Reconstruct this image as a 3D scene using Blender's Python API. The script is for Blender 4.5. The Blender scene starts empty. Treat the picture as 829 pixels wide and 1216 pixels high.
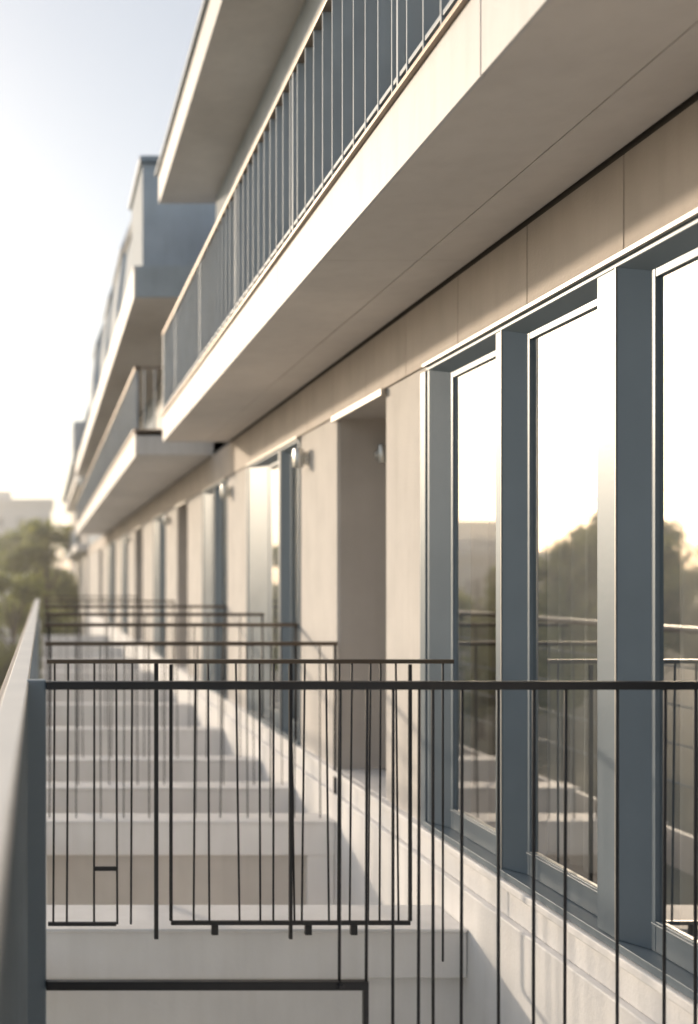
import bpy, bmesh, math, random
from mathutils import Vector, Matrix
random.seed(7)
sc=bpy.context.scene
F=1250.0; VX=50.0; VY=690.0
SUN_AZ=-32.0; SUN_EL=12.5

# ---------------- materials ----------------
def mat(name,col,rough=0.6,metal=0.0,var=0.06,scale=3.0,bump=0.05,bscale=60.0,stain=0.0,spec=0.4):
    m=bpy.data.materials.new(name); m.use_nodes=True
    nt=m.node_tree; n=nt.nodes; l=nt.links
    b=n["Principled BSDF"]
    b.inputs["Roughness"].default_value=rough; b.inputs["Metallic"].default_value=metal
    b.inputs["Specular IOR Level"].default_value=spec
    tc=n.new("ShaderNodeTexCoord")
    nz=n.new("ShaderNodeTexNoise"); nz.inputs["Scale"].default_value=scale; nz.inputs["Detail"].default_value=6
    l.new(tc.outputs["Object"],nz.inputs["Vector"])
    cr=n.new("ShaderNodeValToRGB"); cr.color_ramp.elements[0].position=0.3; cr.color_ramp.elements[1].position=0.7
    cr.color_ramp.elements[0].color=(*[c*(1-var*1.5) for c in col],1)
    cr.color_ramp.elements[1].color=(*[min(1,c*(1+var)) for c in col],1)
    l.new(nz.outputs["Fac"],cr.inputs["Fac"])
    out=cr.outputs["Color"]
    if stain>0:
        mp=n.new("ShaderNodeMapping"); mp.inputs["Scale"].default_value=(6,6,0.7)
        l.new(tc.outputs["Object"],mp.inputs["Vector"])
        n2=n.new("ShaderNodeTexNoise"); n2.inputs["Scale"].default_value=2.0; n2.inputs["Detail"].default_value=5
        l.new(mp.outputs["Vector"],n2.inputs["Vector"])
        r2=n.new("ShaderNodeValToRGB"); r2.color_ramp.elements[0].position=0.45; r2.color_ramp.elements[1].position=0.75
        r2.color_ramp.elements[0].color=(1,1,1,1); r2.color_ramp.elements[1].color=(1-stain,1-stain*1.05,1-stain*1.15,1)
        l.new(n2.outputs["Fac"],r2.inputs["Fac"])
        mx=n.new("ShaderNodeMix"); mx.data_type='RGBA'; mx.blend_type='MULTIPLY'; mx.inputs["Factor"].default_value=1
        l.new(out,mx.inputs["A"]); l.new(r2.outputs["Color"],mx.inputs["B"]); out=mx.outputs["Result"]
    l.new(out,b.inputs["Base Color"])
    if bump>0:
        n3=n.new("ShaderNodeTexNoise"); n3.inputs["Scale"].default_value=bscale; n3.inputs["Detail"].default_value=4
        l.new(tc.outputs["Object"],n3.inputs["Vector"])
        bp=n.new("ShaderNodeBump"); bp.inputs["Strength"].default_value=bump; bp.inputs["Distance"].default_value=0.01
        l.new(n3.outputs["Fac"],bp.inputs["Height"]); l.new(bp.outputs["Normal"],b.inputs["Normal"])
        mr=n.new("ShaderNodeMapRange"); mr.inputs["To Min"].default_value=max(0,rough-0.08); mr.inputs["To Max"].default_value=min(1,rough+0.1)
        l.new(nz.outputs["Fac"],mr.inputs["Value"]); l.new(mr.outputs["Result"],b.inputs["Roughness"])
    return m
M={}
M['render']=mat("wall_render",(0.70,0.66,0.62),0.85,stain=0.06,bump=0.3,bscale=120)
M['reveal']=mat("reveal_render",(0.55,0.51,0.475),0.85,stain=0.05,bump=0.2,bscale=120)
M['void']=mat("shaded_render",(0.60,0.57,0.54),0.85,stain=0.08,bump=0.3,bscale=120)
M['clad']=mat("cladding_panel",(0.56,0.49,0.43),0.7,stain=0.08,bump=0.2,bscale=90)
M['soffit']=mat("soffit_panel",(0.78,0.73,0.69),0.75,var=0.04,stain=0.04,bump=0.12)
M['fascia']=mat("fascia_concrete",(0.72,0.70,0.69),0.55,var=0.05,stain=0.1,bump=0.1)
M['white']=mat("painted_concrete",(0.82,0.81,0.81),0.6,var=0.04,stain=0.06,bump=0.15)
M['core']=mat("joint_dark",(0.16,0.14,0.125),0.9)
M['frame']=mat("aluminium_frame",(0.165,0.205,0.24),0.4,metal=0.1,var=0.05,bump=0.03,spec=.5)
M['trim']=mat("light_aluminium",(0.52,0.49,0.45),0.4,metal=0.3,var=0.03,bump=0.02)
M['hand']=mat("handrail_aluminium",(0.78,0.75,0.71),0.42,metal=0.05,var=0.06,bump=0.03)
M['panel']=mat("balustrade_panel",(0.17,0.205,0.235),0.5,metal=0.2,var=0.12,scale=5,stain=0.15,bump=0.03)
M['black']=mat("dark_steel",(0.03,0.031,0.035),0.4,metal=0.3,var=0.1,bump=0.02)
M['slat']=mat("railing_slat",(0.34,0.385,0.43),0.5,metal=0.05,var=0.08,bump=0.02)
M['bronze']=mat("bronze_flashing",(0.34,0.27,0.215),0.4,metal=0.4,var=0.05,bump=0.02)
M['highlitrail']=mat("dark_rail_highlit",(0.12,0.095,0.075),0.35,metal=0.5,var=0.05,bump=0.02)  # black rail tops, warm bronze highlight put into the base colour
M['room']=mat("room_paint",(0.50,0.48,0.46),0.8)
M['bluewall']=mat("bluegrey_render",(0.46,0.51,0.56),0.8,stain=0.08)
M['roofm']=mat("roof_metal",(0.28,0.32,0.36),0.5,metal=0.1)
M['bark']=mat("bark",(0.12,0.09,0.07),0.9,bump=0.6,bscale=20)
M['haze']=mat("far_render_hazed",(0.60,0.60,0.60),0.9,stain=0.1)  # distant walls, paled so the colour itself carries the haze
M['farwin']=mat("far_window",(0.24,0.26,0.28),0.3)
M['grass']=mat("park_ground",(0.20,0.185,0.13),0.95,var=0.3,scale=0.2,bump=0.4,bscale=5)
M['lamp']=mat("lamp_metal",(0.7,0.69,0.66),0.25,metal=0.7,bump=0.0)
g=bpy.data.materials.new("window_glass"); g.use_nodes=True; nt=g.node_tree; n=nt.nodes; n.clear()
o=n.new("ShaderNodeOutputMaterial"); mx=n.new("ShaderNodeMixShader"); tr=n.new("ShaderNodeBsdfTransparent"); gl=n.new("ShaderNodeBsdfGlossy")
lw=n.new("ShaderNodeLayerWeight"); lw.inputs["Blend"].default_value=0.5
mr=n.new("ShaderNodeMapRange"); mr.inputs["To Min"].default_value=0.18; mr.inputs["To Max"].default_value=0.76
tr.inputs["Color"].default_value=(0.76,0.81,0.84,1); gl.inputs["Color"].default_value=(0.90,0.87,0.83,1); gl.inputs["Roughness"].default_value=0.018
nt.links.new(lw.outputs["Facing"],mr.inputs["Value"]); nt.links.new(mr.outputs["Result"],mx.inputs["Fac"])
nt.links.new(tr.outputs[0],mx.inputs[1]); nt.links.new(gl.outputs[0],mx.inputs[2]); nt.links.new(mx.outputs[0],o.inputs[0])
M['glass']=g
c=bpy.data.materials.new("sheer_curtain"); c.use_nodes=True; nt=c.node_tree; n=nt.nodes; b=n["Principled BSDF"]
b.inputs["Base Color"].default_value=(0.80,0.77,0.73,1); b.inputs["Roughness"].default_value=0.9
wv=n.new("ShaderNodeTexNoise"); wv.inputs["Scale"].default_value=250
bp=n.new("ShaderNodeBump"); bp.inputs["Strength"].default_value=0.1; nt.links.new(wv.outputs["Fac"],bp.inputs["Height"]); nt.links.new(bp.outputs["Normal"],b.inputs["Normal"])
M['curtain']=c
def leafmat(name,a,bc):
    m=bpy.data.materials.new(name); m.use_nodes=True; nt=m.node_tree; n=nt.nodes; b=n["Principled BSDF"]
    tc=n.new("ShaderNodeTexCoord"); nz=n.new("ShaderNodeTexNoise"); nz.inputs["Scale"].default_value=1.3; nz.inputs["Detail"].default_value=5
    nt.links.new(tc.outputs["Object"],nz.inputs["Vector"])
    cr=n.new("ShaderNodeValToRGB"); cr.color_ramp.elements[0].position=.35; cr.color_ramp.elements[1].position=.65
    cr.color_ramp.elements[0].color=(*a,1); cr.color_ramp.elements[1].color=(*bc,1)
    nt.links.new(nz.outputs["Fac"],cr.inputs["Fac"]); nt.links.new(cr.outputs["Color"],b.inputs["Base Color"]); b.inputs["Roughness"].default_value=0.6
    tl=n.new("ShaderNodeBsdfTranslucent"); nt.links.new(cr.outputs["Color"],tl.inputs["Color"])
    mx=n.new("ShaderNodeMixShader"); mx.inputs["Fac"].default_value=0.55
    nt.links.new(b.outputs[0],mx.inputs[1]); nt.links.new(tl.outputs[0],mx.inputs[2]); nt.links.new(mx.outputs[0],n["Material Output"].inputs[0])
    return m
M['leaf']=leafmat("leaves",(0.10,0.14,0.035),(0.36,0.37,0.09))  # foliage tones lightened to imitate haze over the trees
hz=bpy.data.materials.new("evening_haze"); hz.use_nodes=True; nt=hz.node_tree; n=nt.nodes; n.clear()
o=n.new("ShaderNodeOutputMaterial"); vs=n.new("ShaderNodeVolumeScatter"); vs.inputs["Density"].default_value=0.0032; vs.inputs["Anisotropy"].default_value=0.6; vs.inputs["Color"].default_value=(.98,.97,.95,1)
nt.links.new(vs.outputs[0],o.inputs["Volume"]); M['vol']=hz

# ---------------- builder ----------------
def link(ob,parent=None):
    bpy.context.collection.objects.link(ob)
    if parent: ob.parent=parent
    return ob
def empty(name):
    e=bpy.data.objects.new(name,None); bpy.context.collection.objects.link(e); return e
class MB:
    def __init__(s): s.bm=bmesh.new(); s.mats=[]
    def mi(s,k):
        if k not in s.mats: s.mats.append(k)
        return s.mats.index(k)
    def hexa(s,pts,k):
        i=s.mi(k); v=[s.bm.verts.new(p) for p in pts]
        for f in [(0,3,2,1),(4,5,6,7),(0,1,5,4),(1,2,6,5),(2,3,7,6),(3,0,4,7)]:
            s.bm.faces.new([v[j] for j in f]).material_index=i
    def box(s,x0,x1,y0,y1,z0,z1,k):
        s.hexa([(x0,y0,z0),(x1,y0,z0),(x1,y1,z0),(x0,y1,z0),(x0,y0,z1),(x1,y0,z1),(x1,y1,z1),(x0,y1,z1)],k)
    def plan(s,pts,z0,z1,k):
        s.hexa([(x,y,z0) for x,y in pts]+[(x,y,z1) for x,y in pts],k)
    def rod(s,p,q,r,k,seg=8):
        i=s.mi(k); p=Vector(p); q=Vector(q); d=(q-p)
        a=d.to_track_quat('Z','Y'); L=d.length
        ra=[];rb=[]
        for t in range(seg):
            an=2*math.pi*t/seg; w=Vector((r*math.cos(an),r*math.sin(an),0))
            ra.append(s.bm.verts.new(p+a@w)); rb.append(s.bm.verts.new(p+a@(w+Vector((0,0,L)))))
        for t in range(seg):
            f=s.bm.faces.new([ra[t],ra[(t+1)%seg],rb[(t+1)%seg],rb[t]]); f.material_index=i; f.smooth=True
        s.bm.faces.new(ra[::-1]).material_index=i; s.bm.faces.new(rb).material_index=i
    def prism(s,pts,y0,y1,k):
        i=s.mi(k)
        a=[s.bm.verts.new((x,y0,z)) for x,z in pts]; b=[s.bm.verts.new((x,y1,z)) for x,z in pts]
        s.bm.faces.new(a).material_index=i; s.bm.faces.new(b[::-1]).material_index=i
        for t in range(len(pts)):
            u=(t+1)%len(pts); s.bm.faces.new([a[t],b[t],b[u],a[u]]).material_index=i
    def obj(s,name,parent=None,bevel=0.0):
        me=bpy.data.meshes.new(name); bmesh.ops.recalc_face_normals(s.bm,faces=s.bm.faces)
        s.bm.to_mesh(me); s.bm.free()
        for k in s.mats: me.materials.append(M[k])
        ob=bpy.data.objects.new(name,me); link(ob,parent)
        if bevel>0:
            md=ob.modifiers.new("bevel",'BEVEL'); md.width=bevel; md.segments=2; md.limit_method='ANGLE'; md.angle_limit=math.radians(50)
        return ob

W=1.95
SOF=1.44; FT=1.70; XO=1.25; YE=10.9
bld=empty("apartment_building")
ops=[(2.3,5.30,'near'),(5.97,6.96,'door'),(7.94,9.87,'win'),(11.08,12.63,'win2'),(14.1,15.2,'door'),(16.6,18.2,'win2'),(20.4,22.1,'door'),(23.9,25.6,'win2'),(28,31,'win2'),(34,36,'door')]
HD=1.09; SL=-1.24
w=MB(); prev=-3.0
for (a,b,k) in ops:
    w.box(W,W+.30,prev,a,SL,HD,'render'); prev=b
w.box(W,W+.30,prev,44,SL,HD,'render')
w.box(W+.004,W+.30,-3,44,HD,SOF+.02,'core')
w.box(W+.004,W+.30,-3,44,-9,SL,'white')
w.obj("facade_wall",bld,0.006)
w=MB()
y=3.507-0.7*6
while y<44:
    w.box(W-.012,W+.003,y+.0025,y+.6975,HD+.002,SOF-.018,'clad'); y+=0.7
w.obj("lintel_cladding",bld,0.002)
w=MB()
w.box(W-.045,W+.003,-3,44,SL-.035,SL-.002,'white')
w.box(W-.022,W+.003,-3,44,SL-.15,SL-.037,'white')
w.box(W-.05,W+.003,-3,44,-9,SL-.152,'white')
w.obj("wall_plinth",bld,0.006)

GX=W+.062
def sash(m,y0,y1,z0,z1,x=W+.048,fw=.03,bw=.10):
    m.box(x,x+.045,y0,y0+fw,z0,z1,'frame'); m.box(x,x+.045,y1-fw,y1,z0,z1,'frame')
    m.box(x+.001,x+.044,y0+fw,y1-fw,z1-fw,z1,'frame'); m.box(x+.001,x+.044,y0+fw,y1-fw,z0,z0+bw,'frame')
    m.box(x-.010,x,y0+.02,y1-.02,z0+bw-.012,z0+bw-.004,'frame')
def gpane(y0,y1,z0,z1,x,par):
    m=MB(); i=m.mi('glass')
    v=[m.bm.verts.new(p) for p in [(x,y0,z0),(x,y1,z0),(x,y1,z1),(x,y0,z1)]]
    m.bm.faces.new(v).material_index=i; m.obj("glass",par)
def curtain(y0,y1,z0,z1,x,par,amp=.03,per=.11):
    m=MB(); i=m.mi('curtain'); N=int((y1-y0)/.012); pr=None
    for t in range(N+1):
        yy=y0+(y1-y0)*t/N; dx=amp*math.sin(2*math.pi*yy/per+1.3*math.sin(yy*5))
        q=(m.bm.verts.new((x+dx*.7,yy,z1)),m.bm.verts.new((x+dx,yy,(z0+z1)/2)),m.bm.verts.new((x+dx*1.3,yy,z0)))
        if pr:
            for a in (0,1):
                f=m.bm.faces.new([pr[a],q[a],q[a+1],pr[a+1]]); f.material_index=i; f.smooth=True
        pr=q
    m.obj("curtain",par)
def window(y0,y1,mulls,z0=SL,z1=HD,par=bld,name="window_frame",sp=.17,js=.27,hs=.075):
    m=MB(); X0=W-.012; XB=W+.10
    m.plan([(X0,y1-.03),(XB,y1-js),(XB,y1-.001),(X0,y1-.001)],z0+.032,z1-.03,'frame')
    m.box(X0,XB,y0+.001,y0+.03,z0+.032,z1-.03,'frame')
    m.hexa([(X0-.003,y0+.001,z1-.032),(XB+.002,y0+.001,z1-.032-hs),(XB+.002,y1-.001,z1-.032-hs),(X0-.003,y1-.001,z1-.032),
            (X0-.003,y0+.001,z1-.001),(XB+.002,y0+.001,z1-.001),(XB+.002,y1-.001,z1-.001),(X0-.003,y1-.001,z1-.001)],'frame')
    m.box(X0-.016,XB,y0+.001,y1-.001,z0+.001,z0+.03,'frame')
    m.box(X0-.022,X0-.004,y0-.01,y1+.01,z1-.014,z1+.004,'trim')
    m.box(W-.02,W-.001,y1+.002,y1+.075,z0,z1-.03,'frame')
    edges=[y0+.03]
    for (a,b) in mulls:
        m.plan([(X0,a),(XB-.004,a-sp),(XB-.004,b),(X0,b)],z0+.031,z1-.031,'frame')
        m.box(X0-.005,X0-.0005,a+.002,a+.010,z0+.01,z1-.03,'trim')
        edges+= [a-sp*.5,b]
    edges.append(y1-js*.55)
    zt=z1-.032-hs*.5
    for j in range(0,len(edges),2):
        a,b=edges[j],edges[j+1]
        sash(m,a+.001,b-.001,z0+.0315,zt)
        gpane(a+.03,b-.03,z0+.12,zt-.025,GX,par)
    m.obj(name,par,0.002)
window(2.3,5.30,[(3.545,3.675),(4.43,4.497)])
curtain(4.50,5.35,SL,HD,W+.40,bld); curtain(2.6,3.5,SL,HD,W+.42,bld,amp=.035,per=.13)
curtain(3.72,4.5,SL,HD,W+.40,bld)
window(7.94,9.87,[(8.55,8.63)],js=1.0); curtain(8.0,9.8,SL,HD,W+.36,bld)
for (a,b,k) in ops:
    if k=='win2': window(a,b,[((a+b)/2-.03,(a+b)/2+.03)],js=.45)
m=MB()
for (a,b,k) in ops:
    if k=='door':
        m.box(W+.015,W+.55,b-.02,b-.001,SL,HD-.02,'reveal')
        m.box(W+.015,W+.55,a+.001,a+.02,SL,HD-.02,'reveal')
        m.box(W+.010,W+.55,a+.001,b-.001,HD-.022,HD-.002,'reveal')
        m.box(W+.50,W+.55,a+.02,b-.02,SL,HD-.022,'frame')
        m.box(W+.47,W+.50,b-.09,b-.021,SL,HD-.022,'frame')
        m.box(W+.47,W+.50,a+.021,a+.09,SL,HD-.022,'frame')
        m.box(W-.035,W-.006,a-.02,b+.02,HD-.04,HD+.0,'trim')
m.obj("door_reveals",bld,0.003)
m=MB()
m.box(W+.31,6,-3,44,SL-.10,SL-.02,'room'); m.box(W+.31,6,-3,44,HD+.05,HD+.12,'room'); m.box(6,6.1,-3,44,SL-.1,HD+.1,'room')
for yy in (5.6,7.4,10.3,13.3,15.8,19.4,23,27,33,43): m.box(W+.56,6,yy,yy+.12,SL-.02,HD+.05,'room')
m.obj("interior_rooms",bld)

m=MB()
m.box(XO+.012,W+.3,-3,YE-.012,SOF+.014,FT-.02,'core')
m.box(XO,XO+.014,-3,2.997,SOF,FT,'fascia'); 
yy=3.003
for e in (5.6,8.2,YE):
    m.box(XO,XO+.014,yy,e-.003,SOF,FT,'fascia'); yy=e+.003
m.box(XO+.014,W+.3,YE-.014,YE-.003,SOF,FT,'fascia')
m.box(XO+.016,W+.3,-3,YE-.016,FT-.018,FT-.002,'soffit')
ys=[-3,2.0,4.73,7.5,YE-.02]
for a,b in zip(ys[:-1],ys[1:]):
    m.box(XO+.0145,1.688,a+.002,b-.002,SOF+.001,SOF+.013,'soffit')
    m.box(1.692,W-.02,a+.002,b-.002,SOF+.001,SOF+.013,'soffit')
m.box(XO-.02,XO+.05,-3,YE+.01,FT+.001,FT+.018,'bronze')
m.obj("upper_balcony_slab",bld,0.002)

m=MB(); z0=FT; z1=4.3
uo=[(2.6,5.1),(6.2,8.4),(9.2,10.4)]
pv=-3
for a,b in uo:
    m.box(W,W+.3,pv,a,z0,z1,'bluewall'); pv=b
    m.box(W,W+.3,a,b,z0+2.25,z1,'bluewall')
m.box(W,W+.3,pv,11.8,z0,z1,'bluewall')
m.box(W+.31,6,-3,11.8,z0,z0+.05,'room'); m.box(6,6.1,-3,11.8,z0,z1,'room')
m.box(W+.3,6.1,11.7,11.8,z0,z1,'bluewall')
m.obj("upper_storey_wall",bld,0.004)
for a,b in uo: 
    window(a,b,[((a+b)/2-.03,(a+b)/2+.03)],z0=FT+.02,z1=FT+2.25); curtain(a+.05,b-.05,FT,FT+2.2,W+.36,bld)
m=MB()
m.box(1.345,6.2,-3,12.0,4.302,4.33,'soffit')
m.box(1.33,1.345,-3,12.0,4.30,4.62,'fascia'); m.box(1.346,6.2,11.985,12.0,4.331,4.62,'fascia')
m.box(1.345,6.2,-3,11.98,4.34,4.61,'core')
m.box(1.29,1.40,-3,12.03,4.621,4.66,'roofm'); m.box(1.40,6.2,-3,12.03,4.621,4.655,'roofm')
m.obj("roof_overhang",bld,0.004)

BT=-1.57
for j,d in enumerate([4.7,6.81,7.91,9.13,11.0,13.2,15.4,18,21,25,30]):
    m=MB()
    dd=.34 if j==0 else .22
    h=.205 if j<2 else .26
    m.box(0.012,W-.052,d,d+dd,BT-h,BT,'white')
    m.box(-.02,W-.053,d-.012,d+dd+.01,BT+.001,BT+.018,'white')
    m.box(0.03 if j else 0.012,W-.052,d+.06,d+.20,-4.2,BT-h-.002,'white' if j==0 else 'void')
    if j==1: m.box(1.72,W-.053,d+.02,d+.059,-4.2,BT-h-.002,'white')
    m.obj("crossbeam",bld,0.006)
m=MB(); m.box(-.15,W-.052,4.2,44,-4.4,-4.2,'white'); m.obj("lower_balcony_floor",bld,.006)
m=MB(); m.box(-.15,W-.052,-1.5,3.25,-1.85,-1.62,'white'); m.obj("balcony_floor",bld,.006)
m=MB(); m.box(-.15,-.10,-1.5,44,-1.87,-1.63,'white'); m.obj("slab_edge_beam",bld,.006)

# ================= railings =================
par=empty("balcony_handrail")
m=MB(); m.box(-.10,-.04,.25,17,-.312,-.29,'hand'); m.box(-.118,-.101,.25,17,-.335,-.305,'bronze'); m.obj("handrail",par,.004)
m=MB(); m.box(-.062,-.046,.25,3.05,-1.62,-.313,'panel')
for t in range(14): m.box(-.045,-.040,.4+.19*t,.415+.19*t,-1.6,-.32,'panel')
m.obj("side_panel",par,.002)
m=MB(); m.box(-.046,.012,3.052,3.10,-1.62,-.288,'frame'); m.obj("end_post",par,.004)
m=MB(); y=4.6
while y<17: m.box(-.08,-.05,y,y+.03,-1.63,-.313,'slat'); y+=1.5
for z in (-.55,-.8,-1.05,-1.3): m.rod((-.065,3.1,z),(-.065,17,z),.006,'slat',6)
m.obj("posts_and_wires",par)

def px(x,k): return (x-VX)/k
k=410.; d=F/k
m=MB()
zt=-.29
m.box(.012,W-.003,d-.014,d+.014,zt-.024,zt,'black')
zl=-1.165
m.box(.012,px(437,k),d-.011,d+.011,zl-.018,zl+.008,'black')
m.box(px(431,k),px(437,k),d-.010,d+.010,-1.62,zl-.018,'black')
m.rod((px(403,k),d-.02,zl-.005),(px(403,k),d-.012,zl-.005),.009,'black')
for x in (403,435): m.rod((px(x,k),d,zl),(px(x+1,k),d,zt-.02),.0048,'black')
for x in (467,498,514,549,592,634,672,733,790,826): m.rod((px(x+random.uniform(-2,2),k),d,-1.62),(px(x,k),d,zt-.02),.0048,'black')
m.obj("balcony_railing",None,.002)

d=4.62; k=F/d; zt=(VY-783)/k; zb=(VY-1095)/k
m=MB()
m.box(.02,px(538,k),d-.014,d+.014,zt-.018,zt,'highlitrail')
m.rod((px(526,k),d,BT-.1),(px(526,k),d,zt-.01),.005,'black')
m.box(px(203,k),px(487,k),d-.008,d+.008,zb-.012,zb+.006,'black')
m.box(px(57,k),px(138,k),d-.008,d+.008,zb-.016,zb,'black')
for x in (203,487): m.box(px(x-2,k),px(x+2,k),d-.007,d+.007,zb+.006,zt-.022,'black')
for x in (65,81,112,138,157): m.rod((px(x+random.uniform(-2,2),k),d,zb-.01),(px(x,k),d,zt-.01),.0048,'black')
m.box(px(111,k),px(138,k),d-.006,d+.006,(VY-1034)/k,(VY-1029)/k,'black')
for x in (232,247,280,308,325,345,362,387,403,418,440,452,470): m.rod((px(x+random.uniform(-4,5),k),d,zb),(px(x,k),d,zt-.01),.0048,'black')
for x in (255,366,420): m.box(px(x-4,k),px(x+4,k),d-.01,d+.012,BT+.018,zb-.012,'black')
m.box(px(183,k),px(188,k),d-.01,d+.01,BT,zt-.01,'black')
m.box(px(343,k),px(347,k),d-.01,d+.01,BT,zt-.01,'black')
m.obj("balcony_railing",None,.0015)

def rail(d,ytop,xr,sp,r=.006,colr='highlitrail'):
    k=F/d; zt=(VY-ytop)/k; m=MB()
    xe=min(px(xr,k),W-.003)
    m.box(.02,xe,d-.018,d+.018,zt-.026,zt,colr)
    x=.06
    while x<xe: 
        m.rod((x+random.uniform(-.02,.02),d,BT),(x,d,zt-.02),r,'black',6); x+=sp
    m.rod((xe-.012,d,BT),(xe-.012,d,zt-.01),.01,'black')
    m.obj("balcony_railing",None)
rail(6.9,762,400,.16,.0045)
rail(8.02,740,388,.22,.0045)
rail(9.25,728,320,.28,.005)
rail(11.1,719,300,.3,.005)
rail(15.5,713,250,.3,.005)
rail(21.1,708,190,.3,.005)

ur=empty("balcony_railing")
m=MB(); zt=2.57
m.box(XO-.005,XO+.045,-3,YE,zt-.03,zt,'bronze'); m.box(XO+.046,W-.002,YE-.045,YE,zt-.03,zt,'bronze')
m.box(XO+.005,XO+.035,-3,YE,FT+.07,FT+.09,'slat')
m.obj("top_rail",ur,.004)
m=MB(); y=-2.9
while y<YE-.02:
    m.box(XO+.002,XO+.055,y,y+.010,FT+.018,zt-.03,'slat'); y+=.155
x=XO+.13
while x<W: m.box(x,x+.012,YE-.04,YE-.005,FT+.0,zt-.03,'slat'); x+=.11
y=-2.5
while y<YE: m.box(XO+.001,XO+.06,y,y+.018,FT+.018,zt-.03,'slat'); y+=1.55
m.box(XO+.0,XO+.05,YE-.05,YE-.001,FT+.018,zt-.03,'slat')
m.obj("slats",ur,.001)

for (y,z) in ((7.72,.90),(10.85,.92),(16.0,.92),(23.2,.92)):
    m=MB(); m.rod((W,y,z),(W-.03,y,z),.05,'lamp',20); m.rod((W-.07,y,z-.07),(W-.07,y,z+.07),.038,'lamp',20); m.obj("wall_lamp",None,.003)
m=MB(); m.rod((W+.27,6.94,.83),(W+.27,6.90,.83),.035,'lamp',20); m.rod((W+.27,6.87,.77),(W+.27,6.87,.89),.026,'lamp',20); m.obj("wall_lamp",None,.003)

# ================= second building =================
b2=empty("apartment_building")
m=MB(); X=1.06
m.box(X+.01,W+.3,12.0,33,1.44,1.66,'fascia'); m.box(X,X+.0095,11.99,33,1.42,1.70,'fascia')
m.box(X-.02,W+.2,11.97,33,1.701,1.73,'bronze')
m.box(W,4.5,12.0,44,1.46,3.3,'bluewall')
m.box(1.08,4.5,12.1,33,3.27,3.32,'soffit'); m.box(1.05,1.079,12.08,33,3.25,3.62,'fascia'); m.box(1.08,4.5,12.08,12.1,3.26,3.62,'bluewall')
m.box(1.08,4.5,12.1,33,3.33,3.60,'bluewall')
m.obj("balcony_and_eaves",b2,.006)
m=MB()
m.box(1.24,4.5,13,14.6,3.6,5.16,'bluewall'); m.box(1.20,4.5,12.95,14.65,5.16,5.24,'roofm')
m.box(1.36,4.5,14.65,40,3.6,4.6,'bluewall')
for y0,xl,zt in ((15.3,1.30,6.05),(19.5,1.38,6.7),(25,1.5,7.3),(33,1.6,8.0)):
    m.prism([(xl,3.6),(xl+2.6,3.6),(xl+2.6,zt-1.9),(xl+.32,zt),(xl+.12,zt-.6),(xl,zt-1.6)],y0,y0+2.2,'bluewall')
    m.prism([(xl+.10,zt-.6),(xl+.32,zt+.005),(xl+.32,zt+.09),(xl+.06,zt-.56)],y0-.1,y0+2.3,'fascia')
    m.prism([(xl+.32,zt+.005),(xl+2.7,zt-1.96),(xl+2.7,zt-1.86),(xl+.32,zt+.09)],y0-.1,y0+2.3,'roofm')
m.obj("roof_gables",b2,.01)
m=MB(); y=12.05
m.box(X,X+.05,12,33,2.42,2.45,'bronze'); m.box(X,W,12.0,12.04,2.42,2.45,'bronze')
while y<33: m.box(X+.01,X+.04,y,y+.014,1.73,2.42,'slat'); y+=.16
x=X+.1
while x<W: m.box(x,x+.014,12.005,12.03,1.73,2.42,'slat'); x+=.12
m.obj("balustrade",b2)
m=MB()
for yy in (13,16.5,20,24,28): m.box(W-.02,W+.02,yy,yy+1.6,1.75,3.1,'farwin'); m.box(W-.03,W-.021,yy-.06,yy+1.66,3.1,3.16,'trim')
m.obj("upper_windows",b2)
b3=empty("apartment_building")
m=MB()
m.box(1.95,7,46,70,-9,5.2,'render')
for z,xx in ((1.3,1.45),(4.3,1.45)):
    m.box(xx,2,44.5,66,z,z+.3,'fascia'); m.box(xx,xx+.06,44.5,66,z+1.15,z+1.2,'bronze')
    y=44.6
    while y<66: m.box(xx+.01,xx+.05,y,y+.04,z+.3,z+1.15,'slat'); y+=.4
m.prism([(1.3,5.2),(7.2,5.2),(5.5,8.2),(2.2,8.2)],46,70,'roofm')
m.box(1.5,2.6,50,53,5.2,7.6,'bluewall')
m.obj("walls_and_balconies",b3)

def far(name,x0,x1,y0,y1,zt,nx,nz,zb=-9):
    e=empty(name); m=MB(); m.box(x0,x1,y0,y1,zb,zt,'haze'); m.box(x0-.4,x1+.4,y0-.4,y1+.4,zt,zt+.7,'haze'); m.box(x0+(x1-x0)*.6,x0+(x1-x0)*.75,y0+2,y0+6,zt+.7,zt+2.0,'haze'); m.obj("walls",e)
    m=MB(); dx=(x1-x0)/nx; dz=3.0
    for i in range(nx):
        for j in range(nz):
            z=zt-1-dz*(j+1)+.6
            m.box(x0+dx*(i+.3),x0+dx*(i+.7),y0-.06,y0+.02,z,z+1.5,'farwin')
            m.box(x0+dx*(i+.22),x0+dx*(i+.78),y0-.5,y0-.07,z-.75,z-.6,'fascia')
    m.obj("windows",e)
far("distant_apartment_building",-22,1.3,150,165,11.0,8,6)
far("distant_apartment_building",-75,-40,170,185,9,10,5)
far("distant_apartment_building",-52,-30,95,110,2.0,7,3)

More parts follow.
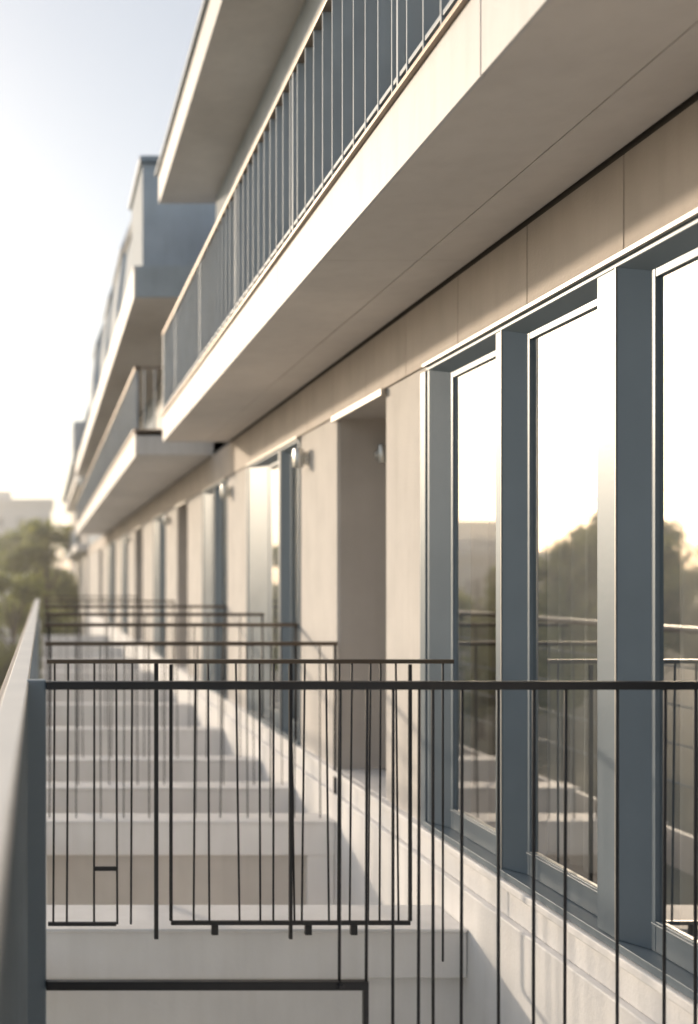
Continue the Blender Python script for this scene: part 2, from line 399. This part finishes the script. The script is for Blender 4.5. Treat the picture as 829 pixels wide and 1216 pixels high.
# ================= trees =================
def tree_mesh(seed,H=13,R=3.4,nl=16,leaves=420,ls=.18):
    rnd=random.Random(seed); m=MB(); i=m.mi('bark'); il=m.mi('leaf')
    def limb(p,q,r0,r1,seg=7):
        p=Vector(p);q=Vector(q);a=(q-p).to_track_quat('Z','Y'); A=[];B=[]
        for t in range(seg):
            an=2*math.pi*t/seg; A.append(m.bm.verts.new(p+a@Vector((r0*math.cos(an),r0*math.sin(an),0)))); B.append(m.bm.verts.new(q+a@Vector((r1*math.cos(an),r1*math.sin(an),0))))
        for t in range(seg): f=m.bm.faces.new([A[t],A[(t+1)%seg],B[(t+1)%seg],B[t]]); f.material_index=i; f.smooth=True
    limb((0,0,0),(.15,.1,H*.35),.30,.20); limb((.15,.1,H*.35),(0,.2,H*.8),.20,.07)
    for t in range(nl):
        an=rnd.uniform(0,6.28); zz=rnd.uniform(.36,.93); env=math.sin(math.pi*min(1,(zz-.22)/.82))**.6
        rr=R*env*rnd.uniform(.3,.95); c=Vector((rr*math.cos(an),rr*math.sin(an),H*zz))
        limb((.1,.1,H*(zz*.7+.02)),c,.08,.02,5)
        s=rnd.uniform(.8,1.6)
        for q in range(leaves):
            v=Vector((rnd.gauss(0,1),rnd.gauss(0,1),rnd.gauss(0,1))).normalized()*s*(rnd.random()**.5)*rnd.uniform(.7,1.3)
            v.z*=.75; p=c+v; u=Vector((rnd.gauss(0,1),rnd.gauss(0,1),rnd.gauss(0,1))).normalized(); ww=u.orthogonal().normalized(); L=ls*rnd.uniform(.6,1.4)
            f=m.bm.faces.new([m.bm.verts.new(p+u*L),m.bm.verts.new(p+ww*L*.55),m.bm.verts.new(p-u*L),m.bm.verts.new(p-ww*L*.55)]); f.material_index=il
    me=bpy.data.meshes.new("tree"); m.bm.to_mesh(me); m.bm.free()
    for kk in m.mats: me.materials.append(M[kk])
    return me
tm=[tree_mesh(s) for s in (1,2,3)]
def tree(x,y,s=1.0,t=0):
    ob=bpy.data.objects.new("broadleaf_tree",tm[t%3]); ob.location=(x,y,-9); ob.scale=(s,s,s); ob.rotation_euler=(0,0,x*1.7+y); link(ob)
for a in [(.4,57,.96,0),(-1.4,50,.76,1),(-2.6,36,.62,2),(-3.6,28,.55,0),(-.5,75,1.08,1),(-4.5,58,.8,2),(-1.5,24,.5,1),
          (-18,44,.86,0),(-24,52,.96,1),(-21,60,.88,2),(-30,58,.95,2),(-33,66,1.08,0),(-38,60,.95,1),(-14,40,.76,2),(-28,42,.74,0),(-44,70,1.05,1),(-12,66,.9,0)]:
    tree(*a)
m=MB(); m.box(-2500,2500,-2500,2500,-9.5,-9.0,'grass'); m.obj("ground")
m=MB(); m.box(-140,80,14,230,-8.95,15,'vol'); m.obj("haze")

# ================= light =================
wd=bpy.data.worlds.new("World"); sc.world=wd; wd.use_nodes=True
n=wd.node_tree.nodes; l=wd.node_tree.links; bg=n["Background"]; sk=n.new("ShaderNodeTexSky"); sk.sky_type='NISHITA'; sk.sun_disc=False
sk.sun_elevation=math.radians(SUN_EL); sk.sun_rotation=math.radians(SUN_AZ); sk.dust_density=1.8; sk.air_density=1.0; sk.ozone_density=1.0
hs=n.new("ShaderNodeHueSaturation"); hs.inputs["Saturation"].default_value=0.75; l.new(sk.outputs[0],hs.inputs["Color"])
ad=n.new("ShaderNodeMix"); ad.data_type='RGBA'; ad.blend_type='ADD'; ad.inputs["Factor"].default_value=1
l.new(hs.outputs[0],ad.inputs["A"]); ad.inputs["B"].default_value=(2.15,2.1,2.08,1)
l.new(ad.outputs["Result"],bg.inputs[0]); bg.inputs[1].default_value=0.14
s=bpy.data.lights.new("sun",'SUN'); s.energy=3.6; s.angle=math.radians(2.0); s.color=(1,.82,.62)
so=bpy.data.objects.new("sun",s); bpy.context.collection.objects.link(so)
az=math.radians(SUN_AZ); el=math.radians(SUN_EL)
dv=Vector((math.sin(az)*math.cos(el),math.cos(az)*math.cos(el),math.sin(el)))
so.rotation_euler=dv.to_track_quat('Z','Y').to_euler()
cd=bpy.data.cameras.new("camera"); co=bpy.data.objects.new("camera",cd); bpy.context.collection.objects.link(co)
co.location=(0,0,0); co.rotation_euler=(math.radians(90),0,0)
cd.sensor_fit='HORIZONTAL'; cd.sensor_width=36; cd.lens=36*F/829.
cd.shift_x=(414.5-VX)/829.; cd.shift_y=(VY-608)/829.
cd.clip_start=.05; cd.clip_end=5000
cd.dof.use_dof=True; cd.dof.focus_distance=3.8; cd.dof.aperture_fstop=2.0
sc.camera=co
sc.view_settings.view_transform='Standard'; sc.view_settings.look='None'; sc.view_settings.exposure=0
